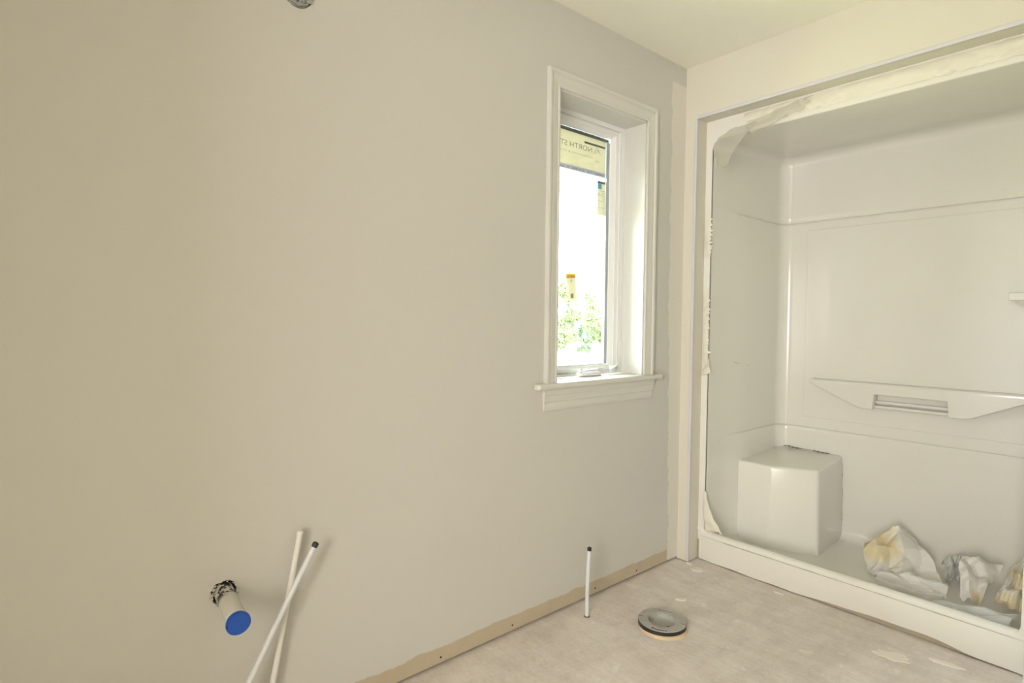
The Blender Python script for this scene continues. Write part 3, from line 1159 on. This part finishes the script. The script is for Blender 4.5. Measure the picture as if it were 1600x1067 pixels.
def slotted():
    b = bmesh.new()
    NS = 144
    slots = []
    for k in range(NS):
        a = 360 * (k + .5) / NS
        s = None
        if 58 < a < 100 or 238 < a < 280:
            s = 'arc'
        if 167 < a < 173.5 or 344 < a < 350.5:
            s = 'rad'
        slots.append(s)

    def ringv(r, z):
        return [b.verts.new((r * math.cos(2 * PI * k / NS), r * math.sin(2 * PI * k / NS), z)) for k in range(NS)]
    rr = [R0, .060, .066, R2, .0850, R3 - .0015]
    top = [ringv(r, RT - (.0015 if i == 0 else 0)) for i, r in enumerate(rr)]
    dep = [ringv(r, RZ + .001) for r in rr]
    outr = [ringv(R3, RT - .0015), ringv(R3, RZ), ringv(R0, RZ)]
    zone = {'arc': (3,), 'rad': (3, 4)}
    NB = len(rr) - 1

    def cut(i, k):
        s = slots[k % NS]
        return s is not None and i in zone[s]
    for i in range(NB):
        for k in range(NS):
            k2 = (k + 1) % NS
            g = dep if cut(i, k) else top
            b.faces.new((g[i][k], g[i][k2], g[i + 1][k2], g[i + 1][k]))
            if cut(i, k) != cut(i, k2):
                b.faces.new((top[i][k2], top[i + 1][k2], dep[i + 1][k2], dep[i][k2]))
    for i in range(1, NB):
        for k in range(NS):
            k2 = (k + 1) % NS
            if cut(i, k) != cut(i - 1, k):
                b.faces.new((top[i][k], top[i][k2], dep[i][k2], dep[i][k]))
    ed = top[-1], outr[0], outr[1], outr[2], top[0]
    for a, c in zip(ed, ed[1:]):
        for k in range(NS):
            b.faces.new((a[k], a[(k + 1) % NS], c[(k + 1) % NS], c[k]))
    for v in [v for v in b.verts if not v.link_faces]:
        b.verts.remove(v)
    bmesh.ops.recalc_face_normals(b, faces=b.faces)
    return b


ring = put(obj('ring', slotted(), 'flange', None, True, .5), (0, 0, 0), math.radians(38))
# slot floors coloured black for the shade down in the slots; black plastic rim
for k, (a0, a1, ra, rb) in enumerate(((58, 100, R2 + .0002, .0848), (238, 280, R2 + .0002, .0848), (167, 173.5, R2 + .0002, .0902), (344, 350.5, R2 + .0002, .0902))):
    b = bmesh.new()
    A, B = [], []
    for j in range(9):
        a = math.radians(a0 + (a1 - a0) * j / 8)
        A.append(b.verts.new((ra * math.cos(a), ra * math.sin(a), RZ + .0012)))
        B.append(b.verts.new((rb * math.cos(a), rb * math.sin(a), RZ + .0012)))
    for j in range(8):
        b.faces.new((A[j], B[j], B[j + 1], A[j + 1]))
    put(obj('slot_shade', b, 'bplastic'), (0, 0, 0), math.radians(38))
put(obj('rim', lathe([(R3 - .003, RZ - .001), (R3 + .0006, RZ - .001), (R3 + .0006, RT - .002), (R3 - .003, RT - .0021)], 64, closed=True), 'bplastic', None, True, .6), (0, 0, 0))
put(obj('knockout_cap', lathe([(.0001, .0045), (.020, .0045), (.024, .0062), (.034, .0050), (.042, .0050), (.0495, .0075), (.0515, .0245), (.0530, .003), (.0001, .003)], 48), 'flange', None, True, .6), (0, 0, 0))
put(obj('plug_hole', lathe([(.0001, .0072), (.0055, .0072), (.0062, .0060), (.0001, .0055)], 16), 'bplastic'), (.026, .006, 0))

# ------------------------------------------------------------------ water supply tubes


def supply(name, path, mat, capmat, label, base=(0, 0, 0), collar=True, r=.0079):
    e = tag(empty(name, path[0]), label, 'pipe')
    obj('tube', tube(path, r, 16), mat, e, True, .8)
    d = (Vector(path[-1]) - Vector(path[-2])).normalized()
    p = Vector(path[-1])
    obj('end_cap', tube([p - d * .004, p + d * .001, p + d * .010, p + d * .013], [r * .9, r * 1.12, r * 1.12, r * .7], 14), capmat, e, True, .7)
    return e


def curve(a, b, c, n=14):
    a, b, c = Vector(a), Vector(b), Vector(c)
    return [a * (1 - t) ** 2 + b * 2 * t * (1 - t) + c * t * t for t in [k / n for k in range(n + 1)]]


supply('water_supply_tube', curve((.097, -.779, 0), (.095, -.780, .14), (.099, -.773, .272)), 'pex', 'bplastic',
       'white plastic supply tube with black tip standing near the toilet flange')
tc = obj('floor_collar', lathe([(.0085, .0005), (.0125, .0005), (.0105, .003), (.0085, .004)], 16, closed=True), 'grime')
tc.parent = [o for o in bpy.data.objects if o.name == 'water_supply_tube'][0]
tc.matrix_parent_inverse = Matrix()
supply('water_supply_tube', curve((.030, -2.028, 0), (.028, -1.975, .27), (.030, -1.9155, .588)), 'pexp', 'pexp',
       'paint covered white supply tube leaning behind the other one near the drain stub')
supply('water_supply_tube', curve((.075, -2.185, 0), (.072, -2.075, .24), (.060, -1.8855, .556)), 'pex', 'bplastic',
       'white supply tube with black tip leaning across the painted tube near the drain')

# ------------------------------------------------------------------ drain stub with blue cap
DC = Vector((0, -2.105, .468))
dp = tag(empty('drain_pipe', DC), 'drain pipe stub with blue test cap sticking out of the wall', 'pipe')
end = Vector((.160, -2.112, .455))
ax = (end - DC).normalized()
obj('pipe', tube([DC - ax * .10, DC, DC + ax * .05, end], .0240, 28), 'pipe', dp, True, .8)
hub = [(end - ax * .020, .0262), (end - ax * .004, .0272)]
obj('cap_collar', tube([p for p, _ in hub], [r for _, r in hub], 28), 'pex', dp, True, .8)
obj('test_cap', tube([end - ax * .012, end - ax * .002, end + ax * .003, end + ax * .004, end + ax * .0015], [.0262, .0288, .0282, .0255, .0001], 32, cap=False), 'blue', dp, True, .9)
# ragged hole in the board round the pipe: a real opening with a stud bay behind it


def pierced(cy, cz, y0, y1, z0, z1, rad, name):
    b = bmesh.new()
    NS = 64
    O, I, J = [], [], []
    for k in range(NS):
        a = 2 * PI * (k + .5) / NS
        c, d = math.cos(a), math.sin(a)
        ty = ((y1 if c > 0 else y0) - cy) / c
        tz = ((z1 if d > 0 else z0) - cz) / d
        t = min(ty, tz)
        r = rad(a)
        O.append(b.verts.new((0, cy + t * c, cz + t * d)))
        I.append(b.verts.new((0, cy + r * c, cz + r * d)))
        J.append(b.verts.new((-.013, cy + r * c, cz + r * d)))
    for k in range(NS):
        k2 = (k + 1) % NS
        b.faces.new((O[k], O[k2], I[k2], I[k]))
        b.faces.new((I[k], I[k2], J[k2], J[k]))
    for sy, sz, py, pz in ((1, 1, y1, z1), (-1, 1, y0, z1), (-1, -1, y0, z0), (1, -1, y1, z0)):   # square corners
        kk = [k for k in range(NS) if (O[k].co.y - cy) * sy > 0 and (O[k].co.z - cz) * sz > 0]
        v = b.verts.new((0, py, pz))
        for k in range(NS):
            k2 = (k + 1) % NS
            p, q = O[k].co, O[k2].co
            if abs(p.y - q.y) > 1e-6 and abs(p.z - q.z) > 1e-6 and k in kk:
                b.faces.new((O[k], v, O[k2]))
    for v in [v for v in b.verts if not v.link_faces]:
        b.verts.remove(v)
    for f in b.faces:
        f.normal_update()
        if len({round(v.co.x, 4) for v in f.verts}) == 1 and f.normal.x < 0:
            f.normal_flip()
    return obj(name, b, 'wall', wl)


def ragged(a):
    nz = noise.noise(Vector((math.cos(a) * 2.2, math.sin(a) * 2.2, 1.5)))
    n2 = noise.noise(Vector((math.cos(a) * 9, math.sin(a) * 9, 4)))
    return .0305 + .0055 * nz + .0025 * n2 + .003 * max(0, math.sin(a + .9))


pierced(DC.y, DC.z, -2.155, -2.055, .418, .518, ragged, 'hole_edge')
b = bmesh.new()
for k in range(26):
    a = random.uniform(2.2, 5.2) if k < 16 else random.uniform(0, 6.28)
    rr_ = random.uniform(.028, .036)
    p = Vector((.003, DC.y + rr_ * math.cos(a), DC.z + rr_ * math.sin(a)))
    q = p + Vector((random.uniform(.001, .006), random.uniform(-.006, .006), random.uniform(-.004, .007)))
    tube([p, (p + q) / 2 + Vector((.002, 0, .001)), q], [.0016, .0013, .0005], 5, b)
obj('torn_paper', b, 'primer', dp)['kind'] = 'stuff'

# ------------------------------------------------------------------ junction box for the wall light
JC = Vector((0, -1.905, 2.105))
jb = tag(empty('junction_box', JC), 'round steel electrical box with white wires recessed in the wall', 'electrical box')


def onwall(bmh, name, mat, dx=0.0, auto=.6):
    o = obj(name, bmh, mat, None, True, auto)
    o.parent = jb
    o.matrix_parent_inverse = Matrix()
    o.location = (dx, 0, 0)
    o.rotation_euler = (0, PI / 2, 0)
    return o


pierced(JC.y, JC.z, -1.965, -1.845, 2.045, 2.165, lambda a: .0435 + .0012 * noise.noise(Vector((math.cos(a) * 4, math.sin(a) * 4, 7))), 'hole_edge')
onwall(lathe([(.0001, -.045), (.0395, -.045), (.0405, -.002), (.0412, -.002), (.0405, -.047), (.0001, -.047)], 32), 'box_shell', 'steel', .0)
onwall(lathe([(.0350, .000), (.0405, .000), (.0405, .004), (.0390, .005), (.0350, .004)], 8, closed=True), 'box_rim', 'steel', .0015)
for k in range(5):
    a = math.radians(-150 + 30 * k)
    st_ = JC + Vector((.001, .026 * math.cos(a) * .9, .026 * math.sin(a)))
    P = [st_, st_ + Vector((.018, .010 * math.cos(a * 3), -.006)), st_ + Vector((.022, -.012 * math.sin(k), .010)), st_ + Vector((.006, -.02 * math.sin(k), .022))]
    obj('wire', tube(P, .0028, 8), 'wire' if k % 2 else ('steel' if k == 2 else 'bplastic'), jb, True)
for s in (-1, 1):
    o = onwall(bbox(-.006, .006, -.009, .009, 0, .003, .001), 'mounting_ear', 'steel', .004)
    o.location = (.004, s * .030, -.018)

# ------------------------------------------------------------------ plaster splats and crumbs on the floor


def splat(cx, cy, rx, ry, seed, label, rz=0.0):
    b = bmesh.new()
    c = b.verts.new((cx, cy, .0032))
    i_, o_ = [], []
    NS = 40
    for k in range(NS):
        a = 2 * PI * k / NS
        r = 1 + .45 * noise.noise(Vector((math.cos(a) * 1.7, math.sin(a) * 1.7, seed))) + .2 * noise.noise(Vector((math.cos(a) * 6, math.sin(a) * 6, seed)))
        ex, ey = rx * r * math.cos(a), ry * r * math.sin(a)
        X, Y = ex * math.cos(rz) - ey * math.sin(rz), ex * math.sin(rz) + ey * math.cos(rz)
        i_.append(b.verts.new((cx + X * .86, cy + Y * .86, .0026)))
        o_.append(b.verts.new((cx + X, cy + Y, .0004)))
    for k in range(NS):
        k2 = (k + 1) % NS
        b.faces.new((c, i_[k], i_[k2]))
        b.faces.new((i_[k], o_[k], o_[k2], i_[k2]))
    bmesh.ops.recalc_face_normals(b, faces=b.faces)
    o = obj('plaster_splat', b, 'dry')
    tag(o, label, 'plaster')


splat(.985, -.128, .058, .034, 1.3, 'large flat cream plaster splat on the floor beside the curb', .5)
splat(1.12, -.035, .050, .016, 4.1, 'long thin plaster smear on the floor close to the curb', .2)
splat(.145, -.045, .030, .014, 6.1, 'small plaster lump on the floor at the wall corner', .4)
splat(.075, -.008, .018, .010, 8.1, 'tiny plaster crumb at the foot of the corner bead', .1)
splat(.50, .03, .020, .008, 9.1, 'little plaster flake on the floor against the curb near seat', .1)
splat(.26, -.36, .022, .012, 12.1, 'faint plaster dab on the floor between flange and corner', .8)
